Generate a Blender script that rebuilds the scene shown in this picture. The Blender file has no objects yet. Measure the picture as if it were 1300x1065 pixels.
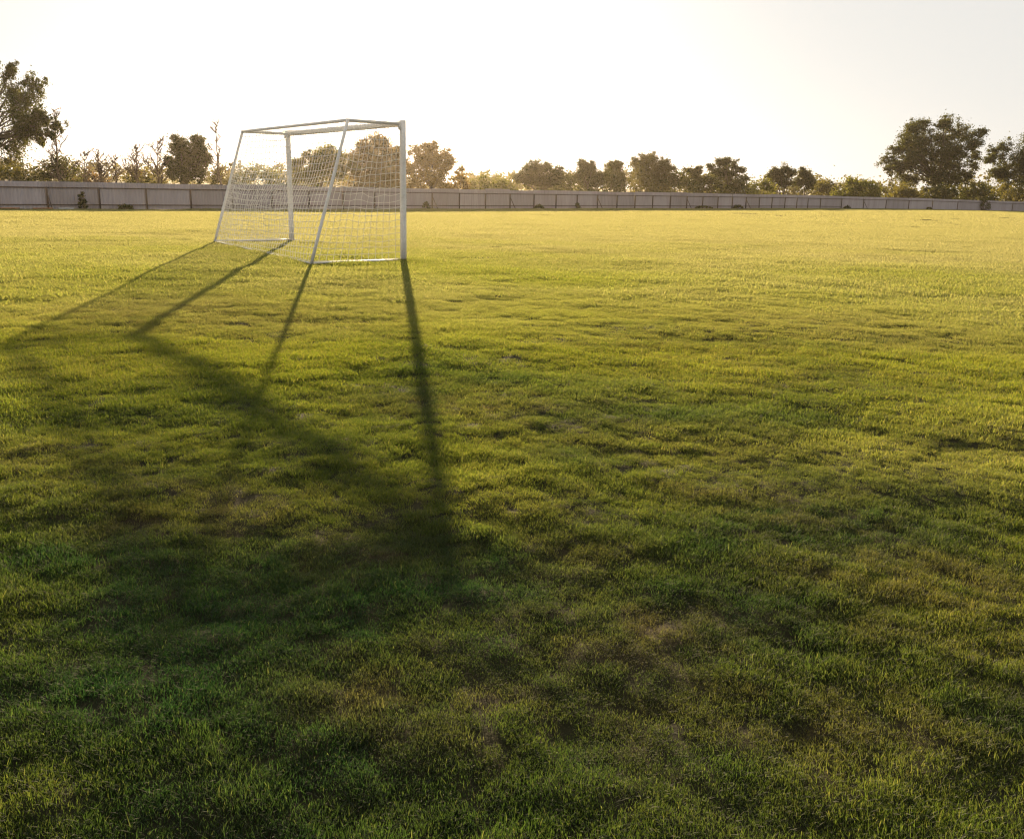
import bpy, math, random
import numpy as np
from mathutils import Matrix, Vector

R = math.radians
scene = bpy.context.scene
col = scene.collection

# ------------------------------------------------------------------ camera
F_PX, PITCH, ROLL, CAM_H = 1088.0, 0.2302, 0.0231, 1.45     # focal length in px of the 1300 px wide picture
cam_data = bpy.data.cameras.new('camera')
cam = bpy.data.objects.new('camera', cam_data)
col.objects.link(cam)
cam_data.sensor_fit = 'HORIZONTAL'
cam_data.sensor_width = 36.0
cam_data.lens = F_PX / 1300.0 * 36.0
cam_data.shift_y = -45.0 / 1300.0
cam_data.clip_start = 0.05
cam_data.clip_end = 5000.0
cam.matrix_world = Matrix.Translation((0, 0, CAM_H)) @ Matrix.Rotation(math.pi / 2 - PITCH, 4, 'X') @ Matrix.Rotation(ROLL, 4, 'Z')
scene.camera = cam

# ------------------------------------------------------------------ sky, sun, exposure
SUN_AZ, SUN_EL = R(-8.11), R(10.62)                         # measured from +Y towards +X
world = bpy.data.worlds.new('World')
scene.world = world
world.use_nodes = True
wn, wl = world.node_tree.nodes, world.node_tree.links
bg = wn['Background']
sky = wn.new('ShaderNodeTexSky')
sky.sky_type = 'NISHITA'
sky.sun_disc = False
sky.sun_elevation = SUN_EL
sky.sun_rotation = SUN_AZ
sky.air_density = 1.0
sky.dust_density = 1.0
sky.ozone_density = 1.0
hs = wn.new('ShaderNodeHueSaturation')
hs.inputs['Saturation'].default_value = 0.3
wl.new(sky.outputs['Color'], hs.inputs['Color'])
veil = wn.new('ShaderNodeMix')                              # bright hazy air evens the clear sky out
veil.data_type = 'RGBA'
veil.inputs['Factor'].default_value = 0.91
veil.inputs['B'].default_value = (3.2, 3.14, 3.0, 1)
wl.new(hs.outputs['Color'], veil.inputs['A'])
wl.new(veil.outputs['Result'], bg.inputs['Color'])
bg.inputs['Strength'].default_value = 0.08

sun_data = bpy.data.lights.new('sun', 'SUN')
sun = bpy.data.objects.new('sun', sun_data)
col.objects.link(sun)
sun_data.energy = 5.0
sun_data.angle = R(0.53)
sun_data.color = (1.0, 0.76, 0.45)
sun_dir = Vector((math.sin(SUN_AZ) * math.cos(SUN_EL), math.cos(SUN_AZ) * math.cos(SUN_EL), math.sin(SUN_EL)))
sun.rotation_euler = (-sun_dir).to_track_quat('-Z', 'Y').to_euler()
sun.location = (0, 0, 60)

vs = scene.view_settings
vs.view_transform = 'Standard'
vs.look = 'None'
vs.gamma = 1.0
vs.use_curve_mapping = False
vs.exposure = 1.6

cy = scene.cycles
cy.max_bounces = 8
cy.diffuse_bounces = 3
cy.glossy_bounces = 2
cy.transmission_bounces = 4
cy.volume_bounces = 1
cy.transparent_max_bounces = 6
cy.use_denoising = True
cy.filter_width = 1.25
cy.caustics_reflective = False
cy.caustics_refractive = False
cy.sample_clamp_indirect = 4.0

# ------------------------------------------------------------------ helpers
def tag(o, label=None, cat=None, group=None, kind=None):
    if label: o['label'] = label
    if cat: o['category'] = cat
    if group: o['group'] = group
    if kind: o['kind'] = kind
    return o

def thing(name, label, cat, loc, group=None):
    o = bpy.data.objects.new(name, None)
    o.empty_display_size = 0.3
    o.location = loc
    col.objects.link(o)
    return tag(o, label, cat, group)

def mesh_arrays(name, verts, faces, mat=None, smooth=False):
    """verts (n,3); faces: list of (m,k) integer arrays"""
    me = bpy.data.meshes.new(name)
    verts = np.asarray(verts, np.float32)
    faces = [np.asarray(f, np.int32) for f in (faces if isinstance(faces, list) else [faces]) if len(f)]
    me.vertices.add(len(verts))
    me.vertices.foreach_set('co', verts.ravel())
    nl = sum(f.size for f in faces)
    me.loops.add(nl)
    me.loops.foreach_set('vertex_index', np.concatenate([f.ravel() for f in faces]))
    cnt = np.concatenate([np.full(len(f), f.shape[1], np.int32) for f in faces])
    st = np.concatenate([[0], np.cumsum(cnt)[:-1]]).astype(np.int32)
    me.polygons.add(len(cnt))
    me.polygons.foreach_set('loop_start', st)
    me.polygons.foreach_set('loop_total', cnt)
    me.update(calc_edges=True)
    if smooth:
        me.polygons.foreach_set('use_smooth', np.ones(len(cnt), bool))
    if mat: me.materials.append(mat)
    return me

def link(name, me, parent=None, loc=None):
    o = bpy.data.objects.new(name, me)
    col.objects.link(o)
    if parent: o.parent = parent
    if loc is not None: o.location = loc
    return o

class MB:
    """collects tubes, boxes and faces for one mesh"""
    def __init__(s): s.v, s.q, s.t, s.n = [], [], [], 0
    def add(s, v, q=None, t=None):
        v = np.asarray(v, float)
        s.v.append(v)
        if q is not None and len(q): s.q.append(np.asarray(q, int) + s.n)
        if t is not None and len(t): s.t.append(np.asarray(t, int) + s.n)
        s.n += len(v)
    def tube(s, pts, rad, sides=6, cap=True):
        pts = np.asarray(pts, float); n = len(pts)
        rad = np.broadcast_to(np.asarray(rad, float), (n,))
        tan = np.gradient(pts, axis=0)
        tan /= np.linalg.norm(tan, axis=1)[:, None] + 1e-12
        ref = np.array([0, 0, 1.0]) if abs(tan[0][2]) < 0.9 else np.array([1.0, 0, 0])
        a = np.cross(tan, ref); a /= np.linalg.norm(a, axis=1)[:, None] + 1e-12
        b = np.cross(tan, a)
        th = np.arange(sides) * 2 * math.pi / sides
        ring = pts[:, None] + rad[:, None, None] * (np.cos(th)[None, :, None] * a[:, None] + np.sin(th)[None, :, None] * b[:, None])
        i = np.arange(n - 1)[:, None] * sides; j = np.arange(sides)[None]; k = (j + 1) % sides
        q = np.stack([i + j, i + k, i + sides + k, i + sides + j], -1).reshape(-1, 4)
        t = []
        v = ring.reshape(-1, 3)
        if cap:
            m = len(v)
            v = np.concatenate([v, pts[:1], pts[-1:]])
            for x in range(sides):
                t.append((m, (x + 1) % sides, x))
                t.append((m + 1, (n - 1) * sides + x, (n - 1) * sides + (x + 1) % sides))
        s.add(v, q, t)
    def box(s, c, size, mat3=None):
        h = np.array(size) / 2
        v = np.array([(x, y, z) for x in (-1, 1) for y in (-1, 1) for z in (-1, 1)]) * h
        if mat3 is not None: v = v @ np.asarray(mat3).T
        s.add(v + np.asarray(c), [(0, 1, 3, 2), (4, 6, 7, 5), (0, 4, 5, 1), (2, 3, 7, 6), (0, 2, 6, 4), (1, 5, 7, 3)])
    def mesh(s, name, mat, smooth=False):
        f = []
        if s.q: f.append(np.concatenate(s.q))
        if s.t: f.append(np.concatenate(s.t))
        return mesh_arrays(name, np.concatenate(s.v), f, mat, smooth)
    def build(s, name, mat, parent=None, smooth=False, loc=None):
        return link(name, s.mesh(name, mat, smooth), parent, loc)

def ray(px, py):
    X, Y = px - 650.0, py - 487.5
    c, s = math.cos(ROLL), math.sin(ROLL)
    xr, yr = c * X + s * Y, -s * X + c * Y
    return np.array([xr, F_PX * math.cos(PITCH) - yr * math.sin(PITCH), -F_PX * math.sin(PITCH) - yr * math.cos(PITCH)])

def at(px, py, depth):
    """the place seen at a picture point, a given distance ahead"""
    v = ray(px, py)
    return np.array([0, 0, CAM_H]) + v * (depth / v[1])

# value noise -------------------------------------------------------
_rs = np.random.RandomState(7)
_tab = _rs.rand(512, 512)
def vnoise(x, y, ox=0.0):
    x = np.asarray(x) + ox * 17.31; y = np.asarray(y) + ox * 9.77
    xi, yi = np.floor(x).astype(int), np.floor(y).astype(int)
    fx, fy = x - xi, y - yi
    fx = fx * fx * (3 - 2 * fx); fy = fy * fy * (3 - 2 * fy)
    g = lambda a, b: _tab[a & 511, b & 511]
    return (g(xi, yi) * (1 - fx) + g(xi + 1, yi) * fx) * (1 - fy) + (g(xi, yi + 1) * (1 - fx) + g(xi + 1, yi + 1) * fx) * fy
def fbm(x, y, o, octv=3):
    a, s, t = 1.0, 0.0, 0.0
    for k in range(octv):
        s = s + a * vnoise(x * 2 ** k, y * 2 ** k, o + k * 3.1); t += a; a *= 0.5
    return s / t

def relief(x, y):
    r = np.hypot(x, y)
    z = np.interp(r, [0, 17, 26, 40, 50, 58, 75, 110, 143, 175, 220, 2000], [0, 0, -.08, -.32, -.53, -.68, -.75, -.8, -1.0, -1.35, -1.5, -1.5])
    return z
def ground_z(x, y):
    r = np.hypot(x, y)
    fade = np.clip(1.6 - r / 60, .6, 1) * np.clip(1.5 - r / 130, .3, 1)
    z = relief(x, y)
    z = z + fade * (0.075 * (fbm(x * .45, y * .55, 1) - .5) + 0.045 * (fbm(x * 1.6, y * 2.0, 2) - .5)) + 0.030 * (fbm(x * 7.5, y * 9.0, 3, 2) - .5) * np.clip(1.3 - r / 30, 0, 1)
    return z

def ground_at(px, py):
    v = ray(px, py)
    t = -CAM_H / v[2]
    for _ in range(12):
        p = v * t
        t = (CAM_H - float(relief(p[0], p[1]))) / -v[2]
    return v * t

# worn, straw-coloured spots of the pitch: picture point they were read from, radius in metres
DRY = [(830, 800, .30, 1.0), (760, 790, .2, .6), (1190, 738, .45, .95), (1165, 790, .25, .8), (1010, 650, .45, .7), (930, 632, .5, .7), (520, 882, .3, .8),
       (700, 705, .3, .6), (235, 645, .45, .9), (590, 515, .6, .9), (560, 505, .5, .6), (905, 440, 1.2, .8), (1010, 470, 1.1, .8), (1070, 425, 1.4, .7),
       (215, 402, 1.8, .9), (130, 410, 1.5, .7), (60, 470, .8, .6), (1040, 890, .35, .8), (900, 880, .4, .6), (980, 410, 1.6, .7), (1180, 440, 1.4, .6),
       (1210, 560, .8, .5), (800, 560, .8, .5), (430, 700, .35, .5), (660, 640, .4, .5), (20, 590, .7, .6), (1250, 840, .4, .5), (300, 440, .9, .5), (1130, 480, 1.2, .6)]
_dry = [(*ground_at(a, b)[:2], r, w) for a, b, r, w in DRY]
def dry_at(x, y):
    d = np.clip((fbm(x * .5, y * .65, 11, 4) - .56) * 4.0, 0, 1) * .08
    wob = 0.55 + 0.9 * fbm(x * 3.2, y * 3.6, 14, 3)
    for cx, cy_, r, w in _dry:
        d = np.maximum(d, .37 * w * np.exp(-((x - cx) ** 2 / (1.6 * r) ** 2 + (y - cy_) ** 2 / r ** 2) / wob))
    return np.clip(d * (-.25 + 2.4 * fbm(x * 8, y * 9, 17, 3)), 0, 1)

# ------------------------------------------------------------------ materials
def new_mat(name):
    m = bpy.data.materials.new(name); m.use_nodes = True
    nt = m.node_tree
    for n in list(nt.nodes): nt.nodes.remove(n)
    return m, nt, nt.nodes.new('ShaderNodeOutputMaterial')

def N(nt, t, **kw):
    n = nt.nodes.new(t)
    for k, v in kw.items():
        if k.startswith('in_'): n.inputs[k[3:].replace('_', ' ')].default_value = v
        else: setattr(n, k, v)
    return n

def ramp(nt, fac, stops):
    r = N(nt, 'ShaderNodeValToRGB')
    e = r.color_ramp.elements
    while len(e) < len(stops): e.new(0.5)
    for k, (p, c) in enumerate(stops): e[k].position = p; e[k].color = (*c, 1)
    nt.links.new(fac, r.inputs[0])
    return r.outputs['Color']

def mix(nt, fac, a, b, mode='MIX'):
    m = N(nt, 'ShaderNodeMix', data_type='RGBA', blend_type=mode)
    for s, v in ((m.inputs['Factor'], fac), (m.inputs['A'], a), (m.inputs['B'], b)):
        if isinstance(v, bpy.types.NodeSocket): nt.links.new(v, s)
        elif isinstance(v, (int, float)): s.default_value = v
        else: s.default_value = (*v, 1)
    return m.outputs['Result']

def leafy(nt, out, refl, trans, tw=0.5, rough=0.45, gloss=0.05):
    d = N(nt, 'ShaderNodeBsdfDiffuse'); t = N(nt, 'ShaderNodeBsdfTranslucent'); g = N(nt, 'ShaderNodeBsdfGlossy', in_Roughness=rough)
    g.inputs['Color'].default_value = (1, 1, 1, 1)
    nt.links.new(refl, d.inputs['Color']); nt.links.new(trans, t.inputs['Color'])
    m = N(nt, 'ShaderNodeMixShader', in_Fac=tw); nt.links.new(d.outputs[0], m.inputs[1]); nt.links.new(t.outputs[0], m.inputs[2])
    m2 = N(nt, 'ShaderNodeMixShader', in_Fac=gloss); nt.links.new(m.outputs[0], m2.inputs[1])
    fr = N(nt, 'ShaderNodeFresnel', in_IOR=1.4); ml = N(nt, 'ShaderNodeMath', operation='MULTIPLY'); ml.inputs[1].default_value = gloss
    nt.links.new(fr.outputs[0], ml.inputs[0]); nt.links.new(ml.outputs[0], m2.inputs['Fac']); nt.links.new(g.outputs[0], m2.inputs[2])
    nt.links.new(m2.outputs[0], out.inputs['Surface'])

def grass_material():
    m, nt, out = new_mat('grass_blades')
    geo = N(nt, 'ShaderNodeNewGeometry')
    dry = N(nt, 'ShaderNodeAttribute', attribute_type='INSTANCER', attribute_name='dry')
    near_shade = N(nt, 'ShaderNodeAttribute', attribute_type='INSTANCER', attribute_name='near_shade')
    rnd = geo.outputs['Random Per Island']
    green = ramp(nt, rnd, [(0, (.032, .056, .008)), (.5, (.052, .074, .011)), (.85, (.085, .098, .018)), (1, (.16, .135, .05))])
    gold_lit = N(nt, 'ShaderNodeAttribute', attribute_type='INSTANCER', attribute_name='gold_lit')
    lush_shaded = ramp(nt, rnd, [(0, (.010, .026, .008)), (.7, (.016, .040, .012)), (.93, (.040, .058, .016)), (1, (.11, .09, .04))])  # greener turf, also darkened: foreground shade put into the colour
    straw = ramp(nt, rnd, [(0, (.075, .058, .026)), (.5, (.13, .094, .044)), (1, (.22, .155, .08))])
    c = mix(nt, near_shade.outputs['Fac'], green, lush_shaded)
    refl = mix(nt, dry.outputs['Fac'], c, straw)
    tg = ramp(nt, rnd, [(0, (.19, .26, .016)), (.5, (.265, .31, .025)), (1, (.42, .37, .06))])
    tg = mix(nt, gold_lit.outputs['Fac'], tg, ramp(nt, rnd, [(0, (.33, .325, .105)), (.5, (.43, .405, .15)), (1, (.52, .47, .21))]))  # yellower far turf, also brightened: backlight put into the colour
    tl = ramp(nt, rnd, [(0, (.013, .052, .012)), (.8, (.034, .094, .018)), (1, (.15, .19, .045))])  # same painted foreground shade for light coming through the blades
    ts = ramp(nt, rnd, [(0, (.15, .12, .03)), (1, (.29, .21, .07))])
    trans = mix(nt, dry.outputs['Fac'], mix(nt, near_shade.outputs['Fac'], tg, tl), ts)
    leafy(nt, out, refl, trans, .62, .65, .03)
    return m

def soil_material():
    m, nt, out = new_mat('thatch_and_soil')
    geo = N(nt, 'ShaderNodeNewGeometry')
    n1 = N(nt, 'ShaderNodeTexNoise', in_Scale=9.0, in_Detail=6.0, in_Roughness=.7)
    nt.links.new(geo.outputs['Position'], n1.inputs['Vector'])
    dry = N(nt, 'ShaderNodeAttribute', attribute_name='dry')
    a = ramp(nt, n1.outputs['Fac'], [(.3, (.009, .011, .005)), (.7, (.024, .025, .010))])
    b = ramp(nt, n1.outputs['Fac'], [(.3, (.030, .021, .011)), (.7, (.09, .060, .028))])
    p = N(nt, 'ShaderNodeBsdfPrincipled', in_Roughness=.95)
    p.inputs['Specular IOR Level'].default_value = 0.1
    nt.links.new(mix(nt, dry.outputs['Fac'], a, b), p.inputs['Base Color'])
    bump = N(nt, 'ShaderNodeBump', in_Strength=.8, in_Distance=.02)
    nt.links.new(n1.outputs['Fac'], bump.inputs['Height']); nt.links.new(bump.outputs[0], p.inputs['Normal'])
    nt.links.new(p.outputs[0], out.inputs['Surface'])
    return m

def leaf_material(name, dark, light, tr, tw=.45):
    m, nt, out = new_mat(name)
    geo = N(nt, 'ShaderNodeNewGeometry')
    n1 = N(nt, 'ShaderNodeTexNoise', in_Scale=.55, in_Detail=3.0)
    nt.links.new(geo.outputs['Position'], n1.inputs['Vector'])
    ad = N(nt, 'ShaderNodeMath', operation='ADD'); nt.links.new(geo.outputs['Random Per Island'], ad.inputs[0]); nt.links.new(n1.outputs['Fac'], ad.inputs[1])
    hf = N(nt, 'ShaderNodeMath', operation='MULTIPLY'); nt.links.new(ad.outputs[0], hf.inputs[0]); hf.inputs[1].default_value = .5
    refl = ramp(nt, hf.outputs[0], [(.2, dark), (.8, light)])
    trans = ramp(nt, hf.outputs[0], [(.2, tuple(c * .6 for c in tr)), (.8, tr)])
    leafy(nt, out, refl, trans, tw, .5, .06)
    return m

def bark_material(name, a, b):
    m, nt, out = new_mat(name)
    geo = N(nt, 'ShaderNodeNewGeometry')
    n1 = N(nt, 'ShaderNodeTexNoise', in_Scale=6.0, in_Detail=5.0)
    nt.links.new(geo.outputs['Position'], n1.inputs['Vector'])
    p = N(nt, 'ShaderNodeBsdfPrincipled', in_Roughness=.9)
    nt.links.new(ramp(nt, n1.outputs['Fac'], [(.3, a), (.7, b)]), p.inputs['Base Color'])
    nt.links.new(p.outputs[0], out.inputs['Surface'])
    return m

def worn_material(name, base, dirt, rough=.5, metal=0.0, scale=3.0, amount=.5, streak=False, vary=0.0):
    m, nt, out = new_mat(name)
    geo = N(nt, 'ShaderNodeNewGeometry')
    vec = geo.outputs['Position']
    if streak:
        mp = N(nt, 'ShaderNodeMapping'); mp.inputs['Scale'].default_value = (1, 1, .12)
        nt.links.new(vec, mp.inputs['Vector']); vec = mp.outputs['Vector']
    n1 = N(nt, 'ShaderNodeTexNoise', in_Scale=scale, in_Detail=7.0, in_Roughness=.65); nt.links.new(vec, n1.inputs['Vector'])
    n2 = N(nt, 'ShaderNodeTexNoise', in_Scale=scale * 9, in_Detail=4.0); nt.links.new(vec, n2.inputs['Vector'])
    f = ramp(nt, n1.outputs['Fac'], [(.42, (0, 0, 0)), (.75, (amount,) * 3)])
    c = mix(nt, f, base, dirt)
    c = mix(nt, .25, c, ramp(nt, n2.outputs['Fac'], [(.3, (.35, .35, .35)), (.7, (1, 1, 1))]), 'MULTIPLY')
    if vary:
        oi = N(nt, 'ShaderNodeObjectInfo')
        c = mix(nt, vary, c, ramp(nt, oi.outputs['Random'], [(0, (.55, .52, .50)), (.5, (.85, .85, .86)), (1, (1, .98, .96))]), 'MULTIPLY')
    p = N(nt, 'ShaderNodeBsdfPrincipled', in_Roughness=rough, in_Metallic=metal)
    nt.links.new(c, p.inputs['Base Color'])
    nt.links.new(ramp(nt, n2.outputs['Fac'], [(.3, (rough * .8,) * 3), (.7, (min(1, rough * 1.3),) * 3)]), p.inputs['Roughness'])
    nt.links.new(p.outputs[0], out.inputs['Surface'])
    return m

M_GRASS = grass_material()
M_SOIL = soil_material()
M_WHITE = worn_material('white_goal_paint', (.80, .78, .75), (.42, .33, .24), .42, 0, 4.0, .35)
M_NET = worn_material('white_net_cord', (.82, .80, .76), (.6, .56, .48), .75, 0, 3.0, .4)
M_SHEET = worn_material('corrugated_sheet', (.43, .385, .41), (.28, .23, .22), .5, 0, .9, .6, streak=True, vary=.55)
M_FRAME = worn_material('rusty_steel_frame', (.075, .055, .045), (.13, .06, .03), .75, 0, 5.0, .8)
M_PLANK = worn_material('orange_brown_wood', (.42, .19, .07), (.16, .09, .05), .8, 0, 3.0, .6)
M_PALE = worn_material('pale_sheet', (.55, .56, .58), (.3, .28, .26), .6, 0, 3.0, .4)
M_BARK = bark_material('grey_brown_bark', (.050, .036, .025), (.11, .085, .062))
M_TWIG = bark_material('brown_twigs', (.10, .065, .045), (.19, .135, .10))
M_LEAF = [leaf_material('leaves_dark', (.018, .030, .010), (.050, .062, .018), (.13, .13, .02)),
          leaf_material('leaves_olive', (.028, .036, .010), (.075, .080, .022), (.20, .17, .03)),
          leaf_material('leaves_bright', (.045, .062, .012), (.095, .115, .026), (.26, .25, .035)),
          leaf_material('leaves_golden', (.055, .045, .014), (.12, .090, .030), (.34, .22, .05)),
          leaf_material('leaves_dry', (.060, .040, .020), (.13, .090, .045), (.26, .16, .06))]

# ------------------------------------------------------------------ ground sheet
def build_ground():
    ang = np.concatenate([np.linspace(-50, 50, 321), np.linspace(50, 310, 66)[1:-1]])
    ang = np.radians(ang)                                    # from +Y towards +X
    rr = [0.25]
    while rr[-1] < 900: rr.append(rr[-1] * 1.024 + .004)
    rr = np.array(rr)
    A, RR = np.meshgrid(ang, rr)
    x, y = RR * np.sin(A), RR * np.cos(A)
    z = ground_z(x, y) - .006 - np.clip(RR, 0, 120) * .0005
    n, k = len(rr), len(ang)
    v = np.stack([x, y, z], -1).reshape(-1, 3)
    v = np.concatenate([v, [[0, 0, float(ground_z(0, 0))]]])
    i = np.arange(n - 1)[:, None] * k; j = np.arange(k)[None]; j2 = (j + 1) % k
    q = np.stack([i + j, i + k + j, i + k + j2, i + j2], -1).reshape(-1, 4)
    t = np.stack([np.full(k, len(v) - 1), np.arange(k), (np.arange(k) + 1) % k], -1)
    me = mesh_arrays('ground', v, [q, t], M_SOIL, True)
    at_ = me.attributes.new('dry', 'FLOAT', 'POINT')
    at_.data.foreach_set('value', dry_at(v[:, 0], v[:, 1]).astype(np.float32))
    g = link('ground', me)
    tag(g, kind='structure')
build_ground()

# ------------------------------------------------------------------ fence line (world metres), from left of view to far right
FENCE = np.array([(-58.0, 27.5), (-43.0, 39.3), (-29.52, 49.86), (-25.06, 53.35), (-19.87, 57.18), (-14.32, 62.24), (-8.31, 68.26), (-1.03, 75.57), (7.99, 84.62), (23.02, 96.65), (38.96, 112.62), (58.95, 129.93), (87.43, 150.86), (115.0, 171.0)])
def inside_pitch(x, y):
    """in front of the fence"""
    d = np.interp(np.arctan2(x, y), np.arctan2(FENCE[:, 0], FENCE[:, 1]), np.hypot(FENCE[:, 0], FENCE[:, 1]))
    return np.hypot(x, y) < d + .3

# ------------------------------------------------------------------ grass
def blade_mesh(name, n, rad, h0, h1, w0, w1, seed, lean=.55, square=False):
    rs = np.random.RandomState(seed)
    if square: bx, by = (rs.rand(n) - .5) * 2 * rad, (rs.rand(n) - .5) * 2 * rad
    else:
        r = rad * np.sqrt(rs.rand(n)); a = rs.rand(n) * 2 * math.pi
        bx, by = r * np.cos(a), r * np.sin(a)
    h = h0 + (h1 - h0) * rs.rand(n) ** 1.3
    w = w0 + (w1 - w0) * rs.rand(n)
    la = rs.rand(n) * 2 * math.pi
    ln = h * lean * (.15 + 1.3 * rs.rand(n) ** 1.5)
    fa = la + math.pi / 2 + rs.randn(n) * .5
    dx, dy = np.cos(la), np.sin(la); sx, sy = np.cos(fa), np.sin(fa)
    P = []
    for t, ww in ((0, .75), (.4, 1.0), (.75, .7)):
        cx, cy_, cz = bx + dx * ln * t ** 1.8, by + dy * ln * t ** 1.8, h * (t - .18 * t * t * lean)
        P.append(np.stack([cx - sx * w * ww / 2, cy_ - sy * w * ww / 2, cz], -1))
        P.append(np.stack([cx + sx * w * ww / 2, cy_ + sy * w * ww / 2, cz], -1))
    P.append(np.stack([bx + dx * ln, by + dy * ln, h * (1 - .18 * lean)], -1))
    v = np.stack(P, 1).reshape(-1, 3)
    v[:, 2] -= .004
    b = np.arange(n)[:, None] * 7
    q = np.concatenate([b + np.array([[0, 1, 3, 2]]), b + np.array([[2, 3, 5, 4]])])
    t = b + np.array([[4, 5, 6]])
    return mesh_arrays(name, v, [q, t], M_GRASS, True)

def build_grass():
    lib = bpy.data.collections.new('grass_tufts')
    kinds = []
    def add(me):
        o = bpy.data.objects.new('tuft_%02d' % len(kinds), me); lib.objects.link(o); kinds.append(o)
    for s in range(6): add(blade_mesh('tuft', 72, .045, .008, .030, .0011, .0021, s, .8))            # 0-5 close up
    for s in range(4): add(blade_mesh('tuft', 96, .10, .012, .040, .0022, .0040, 20 + s, .75))        # 6-9 middle
    for s in range(4): add(blade_mesh('tuft', 150, .30, .020, .056, .006, .011, 40 + s, .75))          # 10-13 far
    for s in range(3): add(blade_mesh('tuft', 420, 1.05, .030, .075, .022, .040, 60 + s, .7, True))    # 14-16 very far
    for s in range(3): add(blade_mesh('tuft', 5, .03, .034, .058, .0016, .0026, 80 + s, .5))            # 17-19 stray stalks
    rs = np.random.RandomState(3)
    P, S, I, RZ = [], [], [], []
    def zone(r0, r1, a0, a1, dens, ids, s0):
        lo, hi = r0 * .8, r1 * 1.25                          # neighbouring zones fade into each other
        area = .5 * (a1 - a0) * (hi ** 2 - lo ** 2); n = int(area * dens)
        r = np.sqrt(lo ** 2 + (hi ** 2 - lo ** 2) * rs.rand(n)); a = a0 + (a1 - a0) * rs.rand(n)
        x, y = r * np.sin(a), r * np.cos(a)
        keep = np.clip((hi - r) / (hi - r1 * .8), 0, 1) * (np.clip((r - lo) / max(1e-6, r0 * 1.25 - lo), 0, 1) if r0 else 1)
        k = inside_pitch(x, y) & (rs.rand(n) < keep); x, y = x[k], y[k]; n = len(x)
        P.append(np.stack([x, y], -1)); I.append(rs.choice(ids, n)); S.append(np.full(n, s0)); RZ.append(rs.rand(n) * 2 * math.pi)
    W = R(43)
    zone(.0, 1.3, -math.pi, math.pi, 800, range(0, 6), 1.0)
    zone(1.3, 3.2, -W, W, 1300, range(0, 6), 1.0)
    zone(1.0, 7.0, -W, W, 16, range(17, 20), 1.0)
    zone(3.2, 6.0, -W, W, 1000, range(0, 6), 1.0)
    zone(6.0, 13.0, -W, W, 330, range(6, 10), 1.0)
    zone(13.0, 30.0, -W, W, 42, range(10, 14), 1.0)
    zone(30.0, 62.0, -W, W, 13, range(10, 14), 1.25)
    zone(62.0, 205.0, -R(30), R(40), .75, range(14, 17), 1.0)
    P = np.concatenate(P); S = np.concatenate(S); I = np.concatenate(I); RZ = np.concatenate(RZ)
    x, y = P[:, 0], P[:, 1]
    r = np.hypot(x, y)
    z = ground_z(x, y)
    dry = dry_at(x, y)
    tuft = .62 * fbm(x * 4.2, y * 5.0, 21, 3) + .38 * vnoise(x * 15, y * 17, 23)
    broad = fbm(x * .8, y * 1.1, 25, 3)
    hs_ = np.clip(.52 + 1.5 * (tuft - .30) + .9 * (broad - .45), .46, 1.9) * (1 - .55 * dry)
    near = np.clip(1.2 - r / 40, 0, 1)
    hs_ = hs_ * near + np.clip(.25 + 1.7 * fbm(x * .35, y * .5, 51, 4), .4, 2) * (1 - near)
    near_shade = np.clip(1.2 - r / 6.5 + 1.5 * (fbm(x * .9, y * 1.1, 31, 4) - .5), 0, 1)  # paints foreground shade: blades get darker towards the camera
    me = bpy.data.meshes.new('grass')
    me.vertices.add(len(x))
    me.vertices.foreach_set('co', np.stack([x, y, z], -1).astype(np.float32).ravel())
    def attr(nm, ty, dat, f='value'):
        a_ = me.attributes.new(nm, ty, 'POINT'); a_.data.foreach_set(f, dat)
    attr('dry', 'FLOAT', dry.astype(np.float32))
    attr('near_shade', 'FLOAT', near_shade.astype(np.float32))
    attr('gold_lit', 'FLOAT', np.clip((r - 6) / 19 + .9 * (fbm(x * .3, y * .45, 61, 3) - .5), 0, 1).astype(np.float32))  # paints low sunlight on the far turf: colour brightens with distance
    attr('pick', 'INT', I.astype(np.int32))
    attr('turn', 'FLOAT', RZ.astype(np.float32))
    sw = S * np.clip(hs_, .5, 1.2) ** .5
    sc = np.stack([sw, sw, S * hs_], -1).astype(np.float32)
    attr('size', 'FLOAT_VECTOR', sc.ravel(), 'vector')
    ob = link('grass', me)
    tag(ob, 'short sunlit turf covering the whole pitch', 'grass', kind='stuff')
    ng = bpy.data.node_groups.new('grow_grass', 'GeometryNodeTree')
    ng.interface.new_socket('Geometry', in_out='INPUT', socket_type='NodeSocketGeometry')
    ng.interface.new_socket('Geometry', in_out='OUTPUT', socket_type='NodeSocketGeometry')
    nn, L = ng.nodes, ng.links
    gi, go = nn.new('NodeGroupInput'), nn.new('NodeGroupOutput')
    mp = nn.new('GeometryNodeMeshToPoints')
    ci = nn.new('GeometryNodeCollectionInfo'); ci.inputs['Collection'].default_value = lib
    ci.inputs['Separate Children'].default_value = True; ci.inputs['Reset Children'].default_value = True
    ip = nn.new('GeometryNodeInstanceOnPoints'); ip.inputs['Pick Instance'].default_value = True
    def na(nm, ty):
        n_ = nn.new('GeometryNodeInputNamedAttribute'); n_.data_type = ty; n_.inputs['Name'].default_value = nm
        return n_.outputs['Attribute']
    L.new(gi.outputs[0], mp.inputs['Mesh']); L.new(mp.outputs[0], ip.inputs['Points']); L.new(ci.outputs[0], ip.inputs['Instance'])
    L.new(na('pick', 'INT'), ip.inputs['Instance Index'])
    cx = nn.new('ShaderNodeCombineXYZ'); L.new(na('turn', 'FLOAT'), cx.inputs['Z'])
    er = nn.new('FunctionNodeEulerToRotation'); L.new(cx.outputs[0], er.inputs[0]); L.new(er.outputs[0], ip.inputs['Rotation'])
    L.new(na('size', 'FLOAT_VECTOR'), ip.inputs['Scale'])
    L.new(ip.outputs[0], go.inputs[0])
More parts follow.
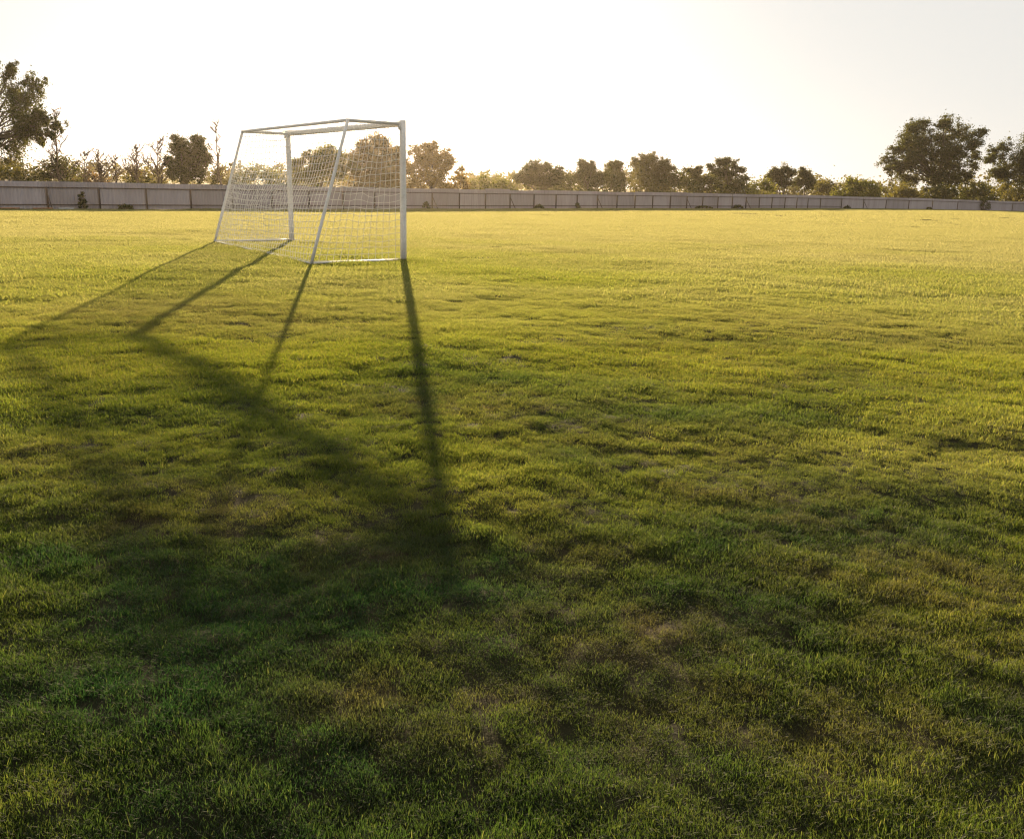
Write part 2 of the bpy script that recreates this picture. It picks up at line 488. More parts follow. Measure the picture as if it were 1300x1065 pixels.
    md = ob.modifiers.new('grow', 'NODES'); md.node_group = ng
    print('grass tufts', len(x))
build_grass()

# ------------------------------------------------------------------ fence
POSTS = np.array([(-47.6, 35.7), (-45.4, 37.4), (-43.3, 39.1), (-41.1, 40.8), (-38.9, 42.5), (-36.8, 44.2), (-34.6, 45.9), (-32.4, 47.6)])
def fence_point(px):
    """walk the fence line to the bearing of a picture column"""
    v = ray(px, 262); b = math.atan2(v[0], v[1])
    br = np.arctan2(FENCE[:, 0], FENCE[:, 1])
    k = int(np.clip(np.searchsorted(br, b) - 1, 0, len(FENCE) - 2))
    A, B = FENCE[k], FENCE[k + 1]
    d = np.array([math.sin(b), math.cos(b)])
    n = np.array([-(B - A)[1], (B - A)[0]])
    return d * (n @ A) / (n @ d)
BAYS = [-4, 61, 127, 186.5, 242.5, 295, 345, 392, 435, 475, 512, 548, 582.5, 615.5, 646.7, 677, 705, 731.7, 757.6, 782.5, 805.3, 827.6, 850, 871, 891, 910.4, 928.7, 946, 963, 979, 995.5, 1010.6, 1024.6, 1040.6, 1067.4, 1095.4, 1124, 1153, 1183, 1215, 1248, 1285, 1325, 1368]
PTS = [np.array(p) for p in POSTS] + [fence_point(b) for b in BAYS]
HF = 1.6
def build_fence():
    root = thing('corrugated_fence', 'long grey corrugated metal fence on brown posts along the edge of the pitch', 'fence', (*PTS[0], float(relief(*PTS[0]))))
    o = np.array([PTS[0][0], PTS[0][1], float(relief(*PTS[0]))])
    rs = np.random.RandomState(5)
    for k in range(len(PTS)):
        p = PTS[k]; z = float(relief(*p))
        d = (PTS[min(k + 1, len(PTS) - 1)] - PTS[max(k - 1, 0)]); d /= np.linalg.norm(d)
        nrm = np.array([d[1], -d[0]])                        # towards the pitch
        f = p + nrm * .075
        M3 = np.array([[d[0], -nrm[0], 0], [d[1], -nrm[1], 0], [0, 0, 1]])
        mb = MB(); mb.box(np.array([*f, z + .62]) - o, (.085, .07, 1.36), M3)
        pole = mb.build('post', M_FRAME, root)
        if k in (9, 19, 22, 26, 31, 35, 43):
            mb = MB(); mb.tube([np.array([*(f + nrm * .6 + d * .12), z - .05]) - o, np.array([*(f + nrm * .04), z + .95]) - o], .03, 6)
            mb.build('brace', M_FRAME, pole)
        if k == len(PTS) - 1: break
        q = PTS[k + 1]; zq = float(relief(*q)); Lb = np.linalg.norm(q - p); e = (q - p) / Lb; en = np.array([e[1], -e[0]])
        # corrugated sheet of this bay
        nr = max(6, int(round(Lb / .19))); lip = rs.uniform(-.03, .03) + (.05 if k in (13, 21, 30) else 0); lean = rs.uniform(-.03, .03)
        s = []
        for i in range(nr):
            for fr, dp in ((0.0, 0), (.18, .042), (.50, .042), (.68, 0)): s.append(((i + fr) * Lb / nr, dp))
        s.append((Lb - .004, 0)); s = np.array(s)
        n = len(s); V = []
        for side, off in ((0, 0.0),):
            for zz, ln in ((.02, 0.0), (HF * .55, lean * .5), (HF + lip, lean)):
                base = p[None] + e[None] * s[:, :1] + en[None] * (s[:, 1:] + .0 + ln)
                zg = z + (zq - z) * s[:, 0] / Lb
                V.append(np.concatenate([base, (zg + zz)[:, None]], 1))
        V = np.concatenate(V)
        q4 = []
        for row in range(2):
            a = np.arange(n - 1) + row * n
            q4.append(np.stack([a, a + 1, a + n + 1, a + n], -1))
        me = mesh_arrays('panel', V - o, np.concatenate(q4), M_SHEET)
        link('panel', me, root)
        for nm, hh in (('top_rail', 1.26), ('bottom_rail', .27)):
            if nm == 'bottom_rail' and k > 41: continue
            mb = MB()
            A = np.array([*(p + en * .058), z + hh]) - o; B = np.array([*(q + en * .058), zq + hh]) - o
            c = (A + B) / 2
            ex = (B - A) / np.linalg.norm(B - A); ey = np.array([-en[0], -en[1], 0]); ez = np.cross(ex, ey)
            mb.box(c, (np.linalg.norm(B - A) - .09, .05, .06), np.stack([ex, ey, ez], 1))
            mb.build(nm, M_FRAME, root)
build_fence()

# ------------------------------------------------------------------ goal
GX, GY, GYAW, GW, GDT, GDB, GH = -2.0716, 16.0397, 2.1852, 5.6608, 1.0555, 1.8042, 2.44
def build_goal():
    a = np.array([math.cos(GYAW), math.sin(GYAW), 0]); b = np.array([-a[1], a[0], 0]); up = np.array([0, 0, 1.0])
    z0 = float(ground_z(GX, GY)) * .3
    root = thing('football_goal', 'white metal football goal with a net standing on the pitch', 'goal', (GX, GY, z0))
    P = lambda s, d, h: a * s + b * d + up * h               # s along the crossbar, d to the back, h up
    T = lambda nm, p, q, r, n=16: (lambda mb: (mb.tube(np.linspace(p, q, 6), r, n), mb.build(nm, M_WHITE, root, True))[1])(MB())
    posts, struts = [], []
    for s in (0, GW):
        post = T('post', P(s, 0, -.05), P(s, 0, GH + .055), .058, 20)
        T('side_top_bar', P(s, .05, GH), P(s, GDT, GH), .028, 12)
        strut = T('back_strut', P(s, GDT, GH + .02), P(s, GDB, .0), .029, 12)
        T('side_ground_bar', P(s, .05, .012), P(s, GDB, .012), .018, 12)
        mb = MB(); mb.box(P(s, .02, .012), (.22, .16, .02)); mb.build('foot_plate', M_FRAME, post)
        mb = MB(); mb.box(P(s, .06, GH - .06), (.05, .05, .10)); mb.build('corner_bracket', M_WHITE, post)
        posts.append(post); struts.append(strut)
    crossbar = T('crossbar', P(.05, 0, GH), P(GW - .05, 0, GH), .048, 20)
    back_bar = T('back_top_bar', P(0, GDT, GH), P(GW, GDT, GH), .028, 12)
    T('back_ground_bar', P(0, GDB, .008), P(GW, GDB, .008), .015, 12)
    rs = np.random.RandomState(11)
    def net(nm, f, nu, nv, sag, bulge, seed, cord=.0040):
        """f(u, v) -> point; cords along u and v"""
        U, V = np.meshgrid(np.linspace(0, 1, nu), np.linspace(0, 1, nv))
        nz = lambda o, k: (fbm(U * k + seed, V * k, o, 2) - .5)
        env = np.sin(np.pi * U) ** .6 * np.sin(np.pi * V) ** .6
        G = f(U, V)
        G = G + env[..., None] * bulge[None, None] * (1.0 + 1.6 * nz(41, 4.0))[..., None]
        G[..., 2] += -sag * np.sin(np.pi * U) ** .8 * np.sin(np.pi * np.clip(V, 0, 1)) ** .5 + env * .16 * nz(44, 6.0)
        G = G + env[..., None] * (rs.rand(*G.shape) - .5) * .018
        mb = MB()
        for i in range(nv): mb.tube(G[i], cord, 4, False)
        for j in range(nu): mb.tube(G[:, j], cord, 4, False)
        mb.build(nm, M_NET, root)
    def quad(p00, p10, p01, p11):
        return lambda U, V: (p00 * ((1 - U) * (1 - V))[..., None] + p10 * (U * (1 - V))[..., None] + p01 * ((1 - U) * V)[..., None] + p11 * (U * V)[..., None])
    for s, sg in ((0, -1), (GW, 1)):
        net('side_net', quad(P(s, .03, GH - .03), P(s, GDT, GH - .03), P(s, .03, .04), P(s, GDB, .04)), 14, 21, .07, a * sg * -.06, 3 + s)
    net('back_net', quad(P(0, GDT, GH), P(GW, GDT, GH), P(0, GDB, .04), P(GW, GDB, .04)), 47, 22, .10, b * .16, 9)
    net('top_net', quad(P(0, .0, GH), P(GW, .0, GH), P(0, GDT, GH), P(GW, GDT, GH)), 47, 10, .05, up * -.03, 15, .0020)
    # lacing that ties the net to the bars
    def lace(nm, p, q, rad, step, host, cord=.0032):
        mb = MB(); Ln = np.linalg.norm(q - p); n = int(Ln / step); t = np.linspace(0, 1, n * 10 + 1)
        ax = (q - p) / Ln; u = np.cross(ax, [.3, .2, 1.0]); u /= np.linalg.norm(u); w = np.cross(ax, u)
        ph = t * n * 2 * math.pi
        mb.tube(p + (q - p) * t[:, None] + rad * (np.cos(ph)[:, None] * u + np.sin(ph)[:, None] * w), cord, 4, False)
        mb.build(nm, M_NET, host)
    lace('net_lacing', P(.08, 0, GH), P(GW - .08, 0, GH), .053, .12, crossbar, .006)
    lace('net_lacing', P(0, GDT, GH), P(GW, GDT, GH), .029, .12, back_bar)
    for s, post, strut in zip((0, GW), posts, struts):
        lace('net_lacing', P(s, 0, .06), P(s, 0, GH - .1), .063, .12, post)
        lace('net_lacing', P(s, GDT, GH), P(s, GDB, .05), .031, .12, strut)
build_goal()

# ------------------------------------------------------------------ trees
def leaf_cloud(cen, rad, n, size, rs, flat=.75, droop=0.0):
    """n leaves around each clump centre -> verts, faces"""
    cen = np.repeat(cen, n, 0); rad = np.repeat(np.broadcast_to(rad, (len(cen) // n,)), n)
    m = len(cen)
    d = rs.randn(m, 3); d /= np.linalg.norm(d, axis=1)[:, None] + 1e-9
    rr = (np.abs(rs.randn(m)) * .5 + .12) * np.where(rs.rand(m) < .16, 1.55, 1.0)
    off = d * (rr * rad)[:, None]; off[:, 2] *= flat
    if droop: off[:, 2] -= droop * rad * rs.rand(m) ** 2 * 1.6
    c = cen + off
    a = rs.randn(m, 3); a[:, 2] = a[:, 2] * .6 - droop; a /= np.linalg.norm(a, axis=1)[:, None]
    b = np.cross(a, rs.randn(m, 3)); b /= np.linalg.norm(b, axis=1)[:, None] + 1e-9
    s = size * (.55 + .9 * rs.rand(m))[:, None]
    v = np.stack([c - a * s * .6, c + b * s * .33 - a * s * .05, c + a * s * .6, c - b * s * .33 - a * s * .05], 1).reshape(-1, 3)
    return v, np.arange(m * 4).reshape(-1, 4)

def wobble(p, q, n, amp, rs, rise=0.0):
    t = np.linspace(0, 1, n)[:, None]
    L_ = np.linalg.norm(q - p)
    w = np.cumsum(rs.randn(n, 3), 0); w -= w[0] + (w[-1] - w[0]) * t
    return p + (q - p) * t + w * amp * L_ / n ** .5 + np.array([0, 0, 1]) * (np.sin(np.pi * t) * rise * L_)

def tree(name, label, cat, group, px, top, width, depth, seed, leaf=1, shape='round', dens=1.0, leaf_size=None, bottom=.18, trunk=.03, base_drop=0.0, ragged=.35, droop=0.0, clump=.10, lobes=8, ysq=.8, parts=None, fill=1.6):
    rs = np.random.RandomState(seed)
    P0 = at(px, 262, depth); z0 = float(relief(P0[0], P0[1]))
    topz = at(px, top, depth)[2]
    H = topz - z0; Wd = width * depth / F_PX / 2 * .97
    base = np.array([P0[0], P0[1], z0])
    root = thing(name, label, cat, tuple(base), group)
    size = (leaf_size or max(.16, depth * .0024)) * .56
    # lobes of the crown
    C, RD = [], []
    for k in range(0 if parts else lobes):
        u = (k + .5) / lobes
        for _ in range(40):
            x, y = rs.uniform(-1, 1), rs.uniform(-1, 1); zf = bottom + (1 - bottom) * rs.uniform(.05, .95)
            t = (zf - bottom) / (1 - bottom)
            lim = {'round': math.sqrt(max(.02, 1 - (2 * t - 1) ** 2)) , 'dome': math.sqrt(max(.03, 1 - t ** 2.2)), 'wide': (.55 + .45 * math.sin(min(1, t * 1.5) * math.pi / 2)) * math.sqrt(max(.05, 1 - max(0, t - .35) ** 2 * 2.1)), 'tall': .55 + .45 * math.sin(t * math.pi)}[shape]
            if math.hypot(x, y) < lim * .85: break
        r = rs.uniform(.36, .54)
        C.append((x * Wd * (1 - r * .6), y * Wd * ysq * (1 - r * .6), zf * H)); RD.append(r)
    cc, cr, owner = [], [], []
    if parts:
        sc_ = depth / F_PX
        for lx, ly, lr in parts:
            p = at(lx, ly, depth) - base
            C.append((p[0], rs.uniform(-.55, .55) * Wd * ysq * min(1.0, 3.2 * lr * sc_ / Wd + .3), p[2])); RD.append(lr * sc_ * 1.22)
    else:
        C += [(rs.uniform(-.25, .25) * Wd, 0, H * .86), (-Wd * .68, 0, H * (bottom + .40 * (1 - bottom))), (Wd * .68, 0, H * (bottom + .42 * (1 - bottom)))]
        RD = [r * min(Wd, H * .6) for r in RD + [.40, .42, .42]]
    C = np.array(C); RD = np.array(RD)
    # clumps on each lobe
    for k in range(len(C)):
        nk = int(rs.randint(13, 19) * dens ** .5)
        d = rs.randn(nk, 3); d /= np.linalg.norm(d, axis=1)[:, None]
        p = C[k] + d * (RD[k] * (.25 + .6 * rs.rand(nk)) * (1 + ragged * (rs.rand(nk) - .35)))[:, None] * np.array([1, .9, .9])
        p[:, 2] = np.maximum(p[:, 2], .2)
        cc.append(p); cr.append(RD[k] * (clump / .10) ** .5 * (.36 + .42 * rs.rand(nk))); owner += [k] * nk
    mid = np.array([C[:, 0].mean(), 0, C[:, 2].mean() * .92])
    for k in range(len(C) if parts else 0):                  # leafy twigs that tie the lobes together
        nf = int(rs.randint(7, 11) * fill)
        t = rs.rand(nf, 1) * .62
        p = C[k] + (mid - C[k]) * t + rs.randn(nf, 3) * RD[k] * .38
        p[:, 2] = np.maximum(p[:, 2], .2)
        cc.append(p); cr.append(RD[k] * (.34 + .36 * rs.rand(nf))); owner += [k] * nf
    cc = np.concatenate(cc); cr = np.concatenate(cr)
    nl = max(14, int(78 * dens))
    v, f = leaf_cloud(cc, cr, nl, size, rs, .75, droop)
    link('crown', mesh_arrays('crown', v, f, M_LEAF[leaf]), root)
    mb = MB()
    fork = np.array([rs.uniform(-.05, .05) * Wd, 0, H * max(.12, bottom + .12)])
    mb.tube(wobble(np.array([0, 0, -.3]), fork, 6, .05, rs), np.linspace(H * trunk, H * trunk * .7, 6), 8)
    for k in range(len(C)):
        mb.tube(wobble(fork - [0, 0, H * .04 * rs.rand()], C[k], 6, .12, rs, .06), np.linspace(H * trunk * .5, H * trunk * .14, 6), 5, False)
    for i in rs.permutation(len(cc))[:int(len(cc) * .6)]:
        mb.tube(wobble(C[owner[i]], cc[i], 4, .12, rs), np.linspace(H * trunk * .16, H * trunk * .05, 4), 3, False)
    mb.build('trunk', M_BARK, root, True)
    return root

def bare_tree(name, label, group, px, top, depth, seed, spread=.35, lean=0.0, twigs=5, leaves=40, thick=.021, leaf=4):
    rs = np.random.RandomState(seed)
    P0 = at(px, 262, depth); z0 = float(relief(P0[0], P0[1])); H = at(px, top, depth)[2] - z0
    root = thing(name, label, 'tree', (P0[0], P0[1], z0), group)
    mb = MB(); tips = []
    main = wobble(np.array([0, 0, -.2]), np.array([lean * H, 0, H]), 12, .035, rs)
    mb.tube(main, np.linspace(H * thick, H * thick * .12, 12), 6)
    for k in range(twigs * 2):
        i = rs.randint(3, 11); p = main[i]; an = rs.rand() * 6.28; ln = H * spread * (1.15 - i / 12) * rs.uniform(.6, 1.2)
        q = p + np.array([math.cos(an) * ln * .6, math.sin(an) * ln * .6, ln * rs.uniform(.5, .95)])
        br = wobble(p, q, 6, .10, rs); mb.tube(br, np.maximum(np.linspace(H * thick * .42, H * thick * .1, 6), .03), 4, False)
        for m in range(8):
            j = rs.randint(1, 6); an2 = rs.rand() * 6.28; l2 = ln * rs.uniform(.2, .5)
            e = br[j] + np.array([math.cos(an2) * l2 * .6, math.sin(an2) * l2 * .6, l2 * rs.uniform(.2, .9)])
            mb.tube(wobble(br[j], e, 4, .12, rs), np.maximum(np.linspace(H * thick * .2, H * thick * .09, 4), .026), 3, False); tips.append(e)
    mb.build('trunk', M_TWIG, root, True)
    if leaves:
        t = np.array(tips + [main[-1], main[-2]])
        v, f = leaf_cloud(t[rs.randint(0, len(t), leaves * 3)], .35, 1, .0019 * depth, rs)
        link('crown', mesh_arrays('crown', v, f, M_LEAF[leaf]), root)
    return root

def bush(name, label, group, px, top, width, depth, seed, leaf=1, dens=1.0, cat='bush', front=None, leaf_size=None):
    rs = np.random.RandomState(seed)
    if front is not None: x0, y0 = front
    else:
        q = at(px, 262, depth); x0, y0 = q[0], q[1]
    z0 = float(relief(x0, y0)); H = max(.3, at(px, top, y0)[2] - z0); Wd = width * y0 / F_PX / 2
    root = thing(name, label, cat, (x0, y0, z0), group)
    n = int(26 * dens)
    x = rs.uniform(-1, 1, n); y = rs.uniform(-1, 1, n) * min(1.0, H / Wd + .25)
    hcap = np.clip(1 - np.abs(x) ** 2.4 * .75 - .25 * rs.rand(n), .18, 1)
    cc = np.stack([x * Wd * .86, y * Wd * .6, H * hcap * (.35 + .55 * rs.rand(n) ** .6)], -1)
    rad = np.minimum(H * .26, Wd * .4) * (.6 + .7 * rs.rand(n))
    v, f = leaf_cloud(cc, rad, 60, leaf_size or max(.08, y0 * .0021), rs, .85)
    v[:, 2] = np.maximum(v[:, 2], .01)
    link('crown', mesh_arrays('crown', v, f, M_LEAF[leaf]), root)
    mb = MB()
    for k in range(min(n, 12)):
        mb.tube(wobble(np.array([rs.uniform(-.2, .2) * Wd, 0, -.1]), cc[k], 5, .1, rs), np.linspace(H * .018 + .006, .006, 5), 4, False)
    mb.build('stem', M_BARK, root, True)
    return root

G_BACK = 'trees beyond the fence'
# left side
tree('broad_tree', 'tall drooping tree at the left edge, tallest of all in view', 'tree', G_BACK, -22, 78, 206, 68, 101, 0, 'wide', .8, .22, .22, .018, ragged=.9, droop=.7, clump=.035, fill=.9, parts=[(10,112,22),(30,122,19),(46,140,18),(56,163,12),(67,157,9),(14,148,22),(-12,130,30),(3,183,16),(24,100,12),(62,145,9),(-32,160,35),(19,86,7),(70,171,6),(40,108,12),(-30,110,25),(-50,140,28),(-20,190,25),(25,172,11),(4,203,14),(-16,214,20),(32,160,10),(52,178,6),(40,168,7),(21,96,9),(64,150,8)])
bush('bush', 'dense green bush under the tall drooping tree at the left edge', 'bushes beyond the fence', 15, 196, 78, 64, 102, 1, 2.0)
bush('bush', 'dark rounded bush at the foot of the leaning sapling', 'bushes beyond the fence', 76, 184, 62, 70, 103, 0, 2.6)
bare_tree('bare_sapling', 'thin leaning sapling rising bare beside the tall drooping tree', 'bare trees beyond the fence', 73, 140, 69, 104, .30, .08, 9, 26, .017)
bare_tree('bare_tree', 'short bare tree just right of the dark bush by the sapling', 'bare trees beyond the fence', 112, 193, 78, 105, .5, .02, 10, 6)
bare_tree('bare_tree', 'bare forked tree above the second fence post from the left', 'bare trees beyond the fence', 131, 196, 80, 106, .6, -.02, 14, 6, .026)
bare_tree('bare_tree', 'slim bare tree midway between the sapling and the rounded tree', 'bare trees beyond the fence', 151, 199, 84, 107, .5, .03, 9, 6)
bare_tree('bare_tree', 'tall bare tree standing left of the bushy round tree', 'bare trees beyond the fence', 179, 184, 82, 108, .5, -.01, 11, 6)
bare_tree('bare_tree', 'bare tree touching the left side of the round tree near the goal', 'bare trees beyond the fence', 203, 178, 80, 109, .5, .03, 12, 6)
tree('round_tree', 'round leafy tree left of the goal with a lumpy crown', 'tree', G_BACK, 236, 168, 66, 80, 110, 0, 'round', 1.2, .22, .12, .028, lobes=10, parts=[(232,179,9),(248,178,9),(258,193,9),(243,192,11),(222,190,9),(213,205,7),(228,206,12),(250,208,12),(263,202,5),(240,222,12),(222,220,9),(256,222,9)])
bare_tree('bare_tree', 'tall slender bare tree just left of the goal', 'bare trees beyond the fence', 285, 150, 80, 111, .30, -.07, 9, 6, .017)
bush('bush', 'low brownish bush between the bare trees on the left', 'bushes beyond the fence', 118, 213, 56, 86, 112, 4, 1.5)
bush('bush', 'low olive bush in front of the bare trees left of the round tree', 'bushes beyond the fence', 183, 212, 64, 86, 113, 1, 1.6)
bush('bush', 'olive bush between the round tree and the goal', 'bushes beyond the fence', 283, 209, 50, 90, 114, 1, 1.5)
bush('bush', 'wide olive thicket behind the left half of the goal net', 'bushes beyond the fence', 332, 203, 84, 92, 115, 2, 2.2)
# behind the goal
tree('dome_tree', 'wide dome shaped tree behind the middle of the goal', 'tree', G_BACK, 408, 184, 104, 100, 116, 2, 'dome', 1.5, .25, .04, .03, lobes=12, parts=[(380,210,11),(393,200,11),(408,195,11),(422,196,11),(434,201,10),(388,224,12),(408,216,14),(428,217,14),(446,216,12),(372,224,10)])
tree('dome_tree', 'tall golden dome tree behind the right post of the goal', 'tree', G_BACK, 479, 170, 92, 102, 117, 3, 'dome', 1.6, .25, .04, .03, lobes=13, parts=[(475,181,10),(463,189,11),(488,184,10),(500,194,10),(450,203,11),(470,203,14),(490,203,14),(507,208,11),(455,222,14),(480,222,14),(502,224,14)])
tree('airy_tree', 'airy golden tree just right of the goal', 'tree', G_BACK, 548, 179, 84, 106, 118, 3, 'round', 1.1, .26, .05, .028, ragged=.6, lobes=12, parts=[(525,190,8),(540,186,7),(553,187,8),(566,196,8),(573,205,6),(530,205,11),(548,205,12),(562,214,9),(535,222,12),(553,224,11),(519,214,8)])
bush('bush', 'small golden dome bush at the right of the airy golden tree', 'bushes beyond the fence', 583, 208, 30, 104, 119, 3, 1.2)
bush('bush', 'low hazy bush in the gap right of the golden trees', 'bushes beyond the fence', 611, 219, 48, 118, 120, 2, 1.2)
bush('bush', 'bright green bush left of the dark round tree', 'bushes beyond the fence', 638, 221, 46, 112, 121, 2, 1.5)
bush('bush', 'golden brown bush at the foot of the airy golden tree', 'bushes beyond the fence', 545, 210, 74, 102, 170, 3, 2.0)
bush('bush', 'brownish bush behind the lower right corner of the goal', 'bushes beyond the fence', 480, 205, 80, 98, 171, 3, 2.0)
# middle
tree('round_tree', 'dark round tree right of the bright green bush', 'tree', G_BACK, 684, 201, 68, 118, 122, 0, 'dome', 1.4, .27, .05, .03, lobes=12, parts=[(680,213,10),(668,217,9),(694,215,9),(708,219,7),(658,226,7),(672,230,10),(690,230,11),(706,230,9),(714,226,5)])
tree('small_tree', 'narrow pointed tree right of the dark round tree', 'tree', G_BACK, 744, 198, 38, 122, 123, 0, 'tall', 1.2, .27, .05, .03, lobes=8, parts=[(739,207,6),(750,211,6),(737,219,8),(752,221,8),(743,231,9),(762,226,7)])
tree('small_tree', 'small uneven tree left of the widest middle tree', 'tree', G_BACK, 779, 201, 38, 126, 124, 1, 'round', 1.2, .28, .05, .03, lobes=8, parts=[(774,211,6),(786,209,6),(780,221,9),(772,230,8),(790,228,8)])
tree('broad_tree', 'widest tree of the middle row with a ragged top', 'tree', G_BACK, 827, 193, 66, 130, 125, 1, 'round', 1.3, .28, .05, .03, ragged=.5, lobes=12, parts=[(806,206,6),(816,203,7),(829,202,7),(840,207,7),(850,214,6),(812,216,10),(828,216,11),(843,222,10),(856,226,7),(820,230,11),(838,232,11)])
tree('small_tree', 'small tree between the widest middle tree and the gappy tree', 'tree', G_BACK, 878, 209, 32, 132, 126, 1, 'round', 1.1, .28, .05, .03, lobes=7, parts=[(874,217,5),(886,217,5),(880,228,8),(868,230,7),(892,230,6)])
tree('airy_tree', 'gappy tree with separate leaf clumps in the middle distance', 'tree', G_BACK, 922, 198, 60, 134, 127, 0, 'round', .95, .28, .12, .03, ragged=.6, clump=.085, lobes=10, parts=[(902,212,6),(911,207,6),(921,205,5),(935,209,6),(942,216,5),(905,222,6),(918,218,7),(930,222,6),(946,228,6),(912,232,8),(928,233,8)])
bush('bush', 'low olive bush right of the gappy tree', 'bushes beyond the fence', 964, 221, 38, 140, 128, 2, 1.2)
tree('round_tree', 'left one of two dark trees standing close together', 'tree', G_BACK, 992, 208, 42, 144, 129, 0, 'round', 1.1, .3, .05, .03, lobes=8, parts=[(985,218,6),(995,215,6),(980,224,6),(1003,220,5),(990,230,8),(1000,232,7)])
tree('dome_tree', 'right one of two dark trees standing close together', 'tree', G_BACK, 1021, 212, 30, 146, 130, 0, 'dome', 1.4, .3, .05, .03, lobes=8, parts=[(1017,220,6),(1025,223,6),(1013,232,7),(1026,234,7),(1031,230,4)])
for i, (px, tp, w, d, lf, lb) in enumerate([(720, 213, 42, 124, 0, 'dark bush between the dark round tree and the narrow pointed tree'),
        (767, 208, 52, 122, 0, 'dark bush at the foot of the narrow pointed tree'), (806, 209, 64, 126, 1, 'dense bush under the left side of the widest middle tree'),
        (858, 211, 58, 128, 0, 'dark bush under the right side of the widest middle tree'), (899, 215, 44, 130, 0, 'dark bush at the left foot of the gappy tree'),
        (938, 219, 46, 132, 0, 'dark bush at the right foot of the gappy tree'), (1046, 226, 52, 160, 1, 'faint low bush right of the two dark trees'),
        (1078, 221, 48, 150, 2, 'olive bush left of the big spreading tree, the left one of two'), (1101, 224, 44, 148, 2, 'olive bush left of the big spreading tree, nearer to it')]):
    bush('bush', lb, 'bushes beyond the fence', px, tp, w, d, 140 + i, lf, 1.6)
# right
tree('spreading_tree', 'big spreading tree on the right with sky showing through its crown', 'tree', G_BACK, 1187, 145, 138, 158, 151, 0, 'wide', .9, .38, .16, .016, ragged=.6, clump=.075, fill=1.6, parts=[(1165,228,9),(1185,231,11),(1206,229,10),(1226,226,8),(1202,156,10),(1162,161,10),(1181,156,9),(1225,166,10),(1236,185,9),(1147,191,9),(1136,191,8),(1134,211,9),(1154,211,10),(1212,191,11),(1188,191,12),(1169,189,12),(1190,153,9),(1172,157,10),(1213,158,10),(1155,165,10),(1238,171,11),(1141,181,9),(1247,168,6),(1130,201,9),(1123,216,7),(1145,215,10),(1160,181,13),(1182,176,14),(1203,179,13),(1225,185,11),(1171,202,13),(1197,203,14),(1218,206,9),(1236,211,8),(1160,226,11),(1184,228,14),(1205,228,13),(1227,223,7),(1242,198,7),(1149,198,10)])
tree('broad_tree', 'large tree cut off by the right edge of the picture', 'tree', G_BACK, 1308, 166, 122, 166, 152, 0, 'wide', 1.3, .36, .12, .018, ragged=.6, clump=.06, fill=1.2, parts=[(1269,192,7),(1280,187,11),(1297,179,12),(1254,203,7),(1262,219,10),(1271,225,9),(1285,205,12),(1298,200,15),(1279,221,12),(1293,221,14),(1304,213,20),(1311,185,20),(1322,195,22)])
for i, (px, tp, w, d, lf, lb) in enumerate([(1146, 233, 54, 152, 1, 'low bush under the left side of the big spreading tree'), (1190, 230, 60, 152, 0, 'dark bush under the middle of the big spreading tree'),
        (1237, 228, 52, 156, 0, 'dark bush between the big spreading tree and the tree at the right edge'), (1284, 222, 62, 160, 1, 'dark green bush under the tree at the right edge')]):
    bush('bush', lb, 'bushes beyond the fence', px, tp, w, d, 160 + i, lf, 1.8)

# far-off wood that closes the view
def distant_wood():
    rs = np.random.RandomState(77)
    cc, cr = [], []
    for k in range(260):
        b = R(rs.uniform(-40, 40)); d = rs.uniform(235, 300)
        h = rs.uniform(4.2, 7.8) * (.8 + .5 * vnoise(np.array([b * 9]), np.array([.5]))[0])
        x, y = d * math.sin(b), d * math.cos(b)
        z = -1.5
        for _ in range(7):
            cc.append((x + rs.randn() * 2.0, y + rs.randn() * 2, z + h * rs.uniform(.12, .85))); cr.append(h * rs.uniform(.2, .32))
    v, f = leaf_cloud(np.array(cc), np.array(cr), 26, .75, rs, .85)
    o = link('distant_wood', mesh_arrays('distant_wood', v, f, M_LEAF[1]))
    tag(o, 'hazy low line of distant woodland beyond the trees', 'woodland', kind='stuff')
distant_wood()

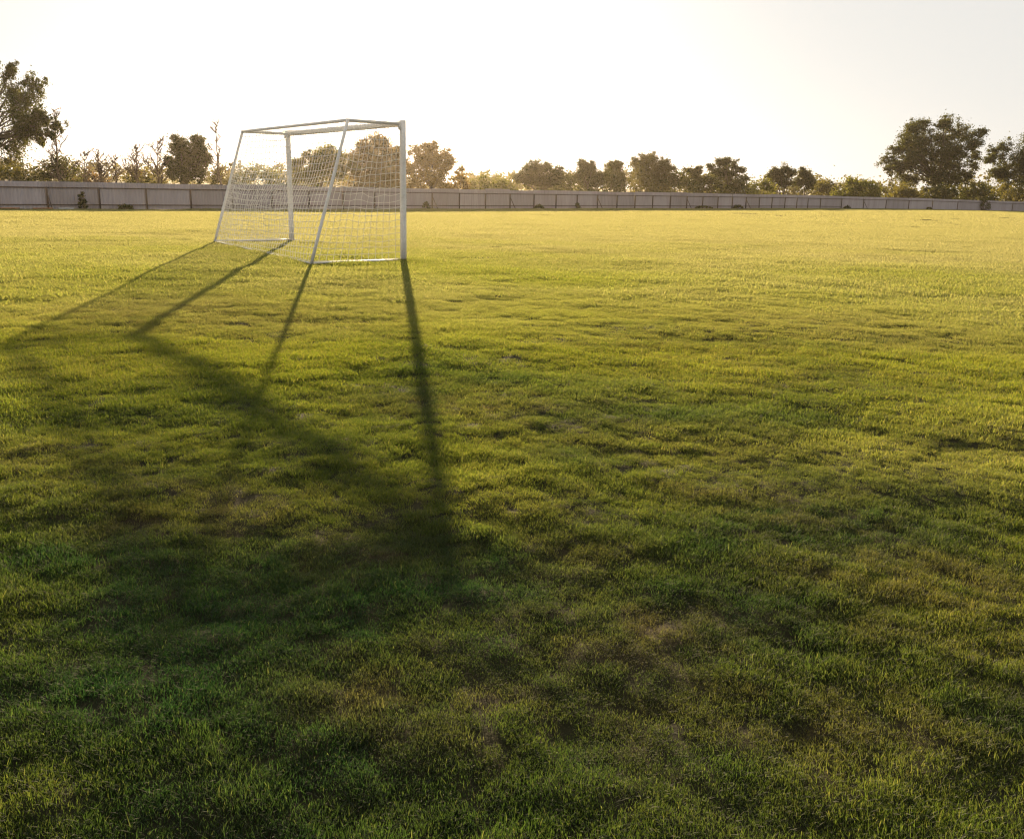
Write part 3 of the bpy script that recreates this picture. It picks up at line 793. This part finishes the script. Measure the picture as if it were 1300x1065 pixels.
# ------------------------------------------------------------------ weeds and odds and ends along the fence
def before_fence(px, off):
    p = fence_point(px); r = np.hypot(*p)
    return p * (r - off) / r
for i, (px, tp, w, off, lf, dn, lb) in enumerate([(105, 240, 9, .5, 0, .9, 'dark upright weed growing against the fence on the left'), (160, 259, 16, .5, 1, .8, 'low weeds at the fence foot left of the goal'),
        (541, 255, 8, .6, 0, .7, 'dark weed against the fence just right of the goal'), (684, 259, 12, .7, 0, 1.0, 'dark weed clump at a fence post below the dark round tree'),
        (733, 256, 6, .7, 0, .7, 'narrow weed on the fence below the narrow pointed tree'), (893, 261, 26, .8, 1, 1.0, 'long low weeds at the fence foot below the gappy tree'),
        (937, 260, 14, .8, 0, .9, 'dark weeds at the fence foot right of the gappy tree'), (1076, 261, 9, .9, 0, .7, 'small weed at the fence below the olive bushes'),
        (1249, 248, 15, .9, 0, 1.2, 'leafy climber spilling over the fence near the right edge'), (1180, 263, 7, .9, 0, .6, 'tiny weed at the fence below the big spreading tree')]):
    bush('weed', lb, 'weeds along the fence', px, tp, w, 0, 200 + i, lf, dn, 'weed', tuple(before_fence(px, off)), leaf_size=.11)
for i, (px, off, ln, ang, m, nm, lb) in enumerate([(8, 1.0, 1.3, .62, M_PLANK, 'plank', 'orange brown plank on the ground at the far left fence foot'), (54, 1.1, 1.0, .70, M_PLANK, 'plank', 'shorter orange brown plank on the ground by the second fence post'), (84, 1.3, .8, .66, M_PALE, 'scrap_sheet', 'pale scrap sheet lying on the grass by the fence on the left')]):
    p = before_fence(px, off); c, s = math.cos(ang), math.sin(ang); M3 = np.array([[c, -s, 0], [s, c, 0], [0, 0, 1]])
    mb = MB()
    mb.box((0, 0, .075), (ln, .16, .05), M3)
    mb.box((-.35 * ln * c, -.35 * ln * s, .025), (.08, .2, .05), M3); mb.box((.35 * ln * c, .35 * ln * s, .025), (.08, .2, .05), M3)
    o = mb.build(nm, m, None, False, (*p, float(relief(*p)) + .01))
    tag(o, lb, 'scrap' if m is M_PALE else 'plank', 'planks at the fence foot' if m is M_PLANK else None)

# ------------------------------------------------------------------ haze
def haze():
    m, nt, out = new_mat('warm_haze')
    pv = N(nt, 'ShaderNodeVolumePrincipled')
    pv.inputs['Color'].default_value = (.64, .56, .47, 1)
    pv.inputs['Density'].default_value = .00017
    pv.inputs['Anisotropy'].default_value = .78
    nt.links.new(pv.outputs[0], out.inputs['Volume'])
    mb = MB(); mb.box((0, 0, 9.5), (1900, 1900, 25))
    o = mb.build('haze', m)
    tag(o, 'thin warm evening haze over the pitch and trees', 'haze', kind='stuff')
haze()
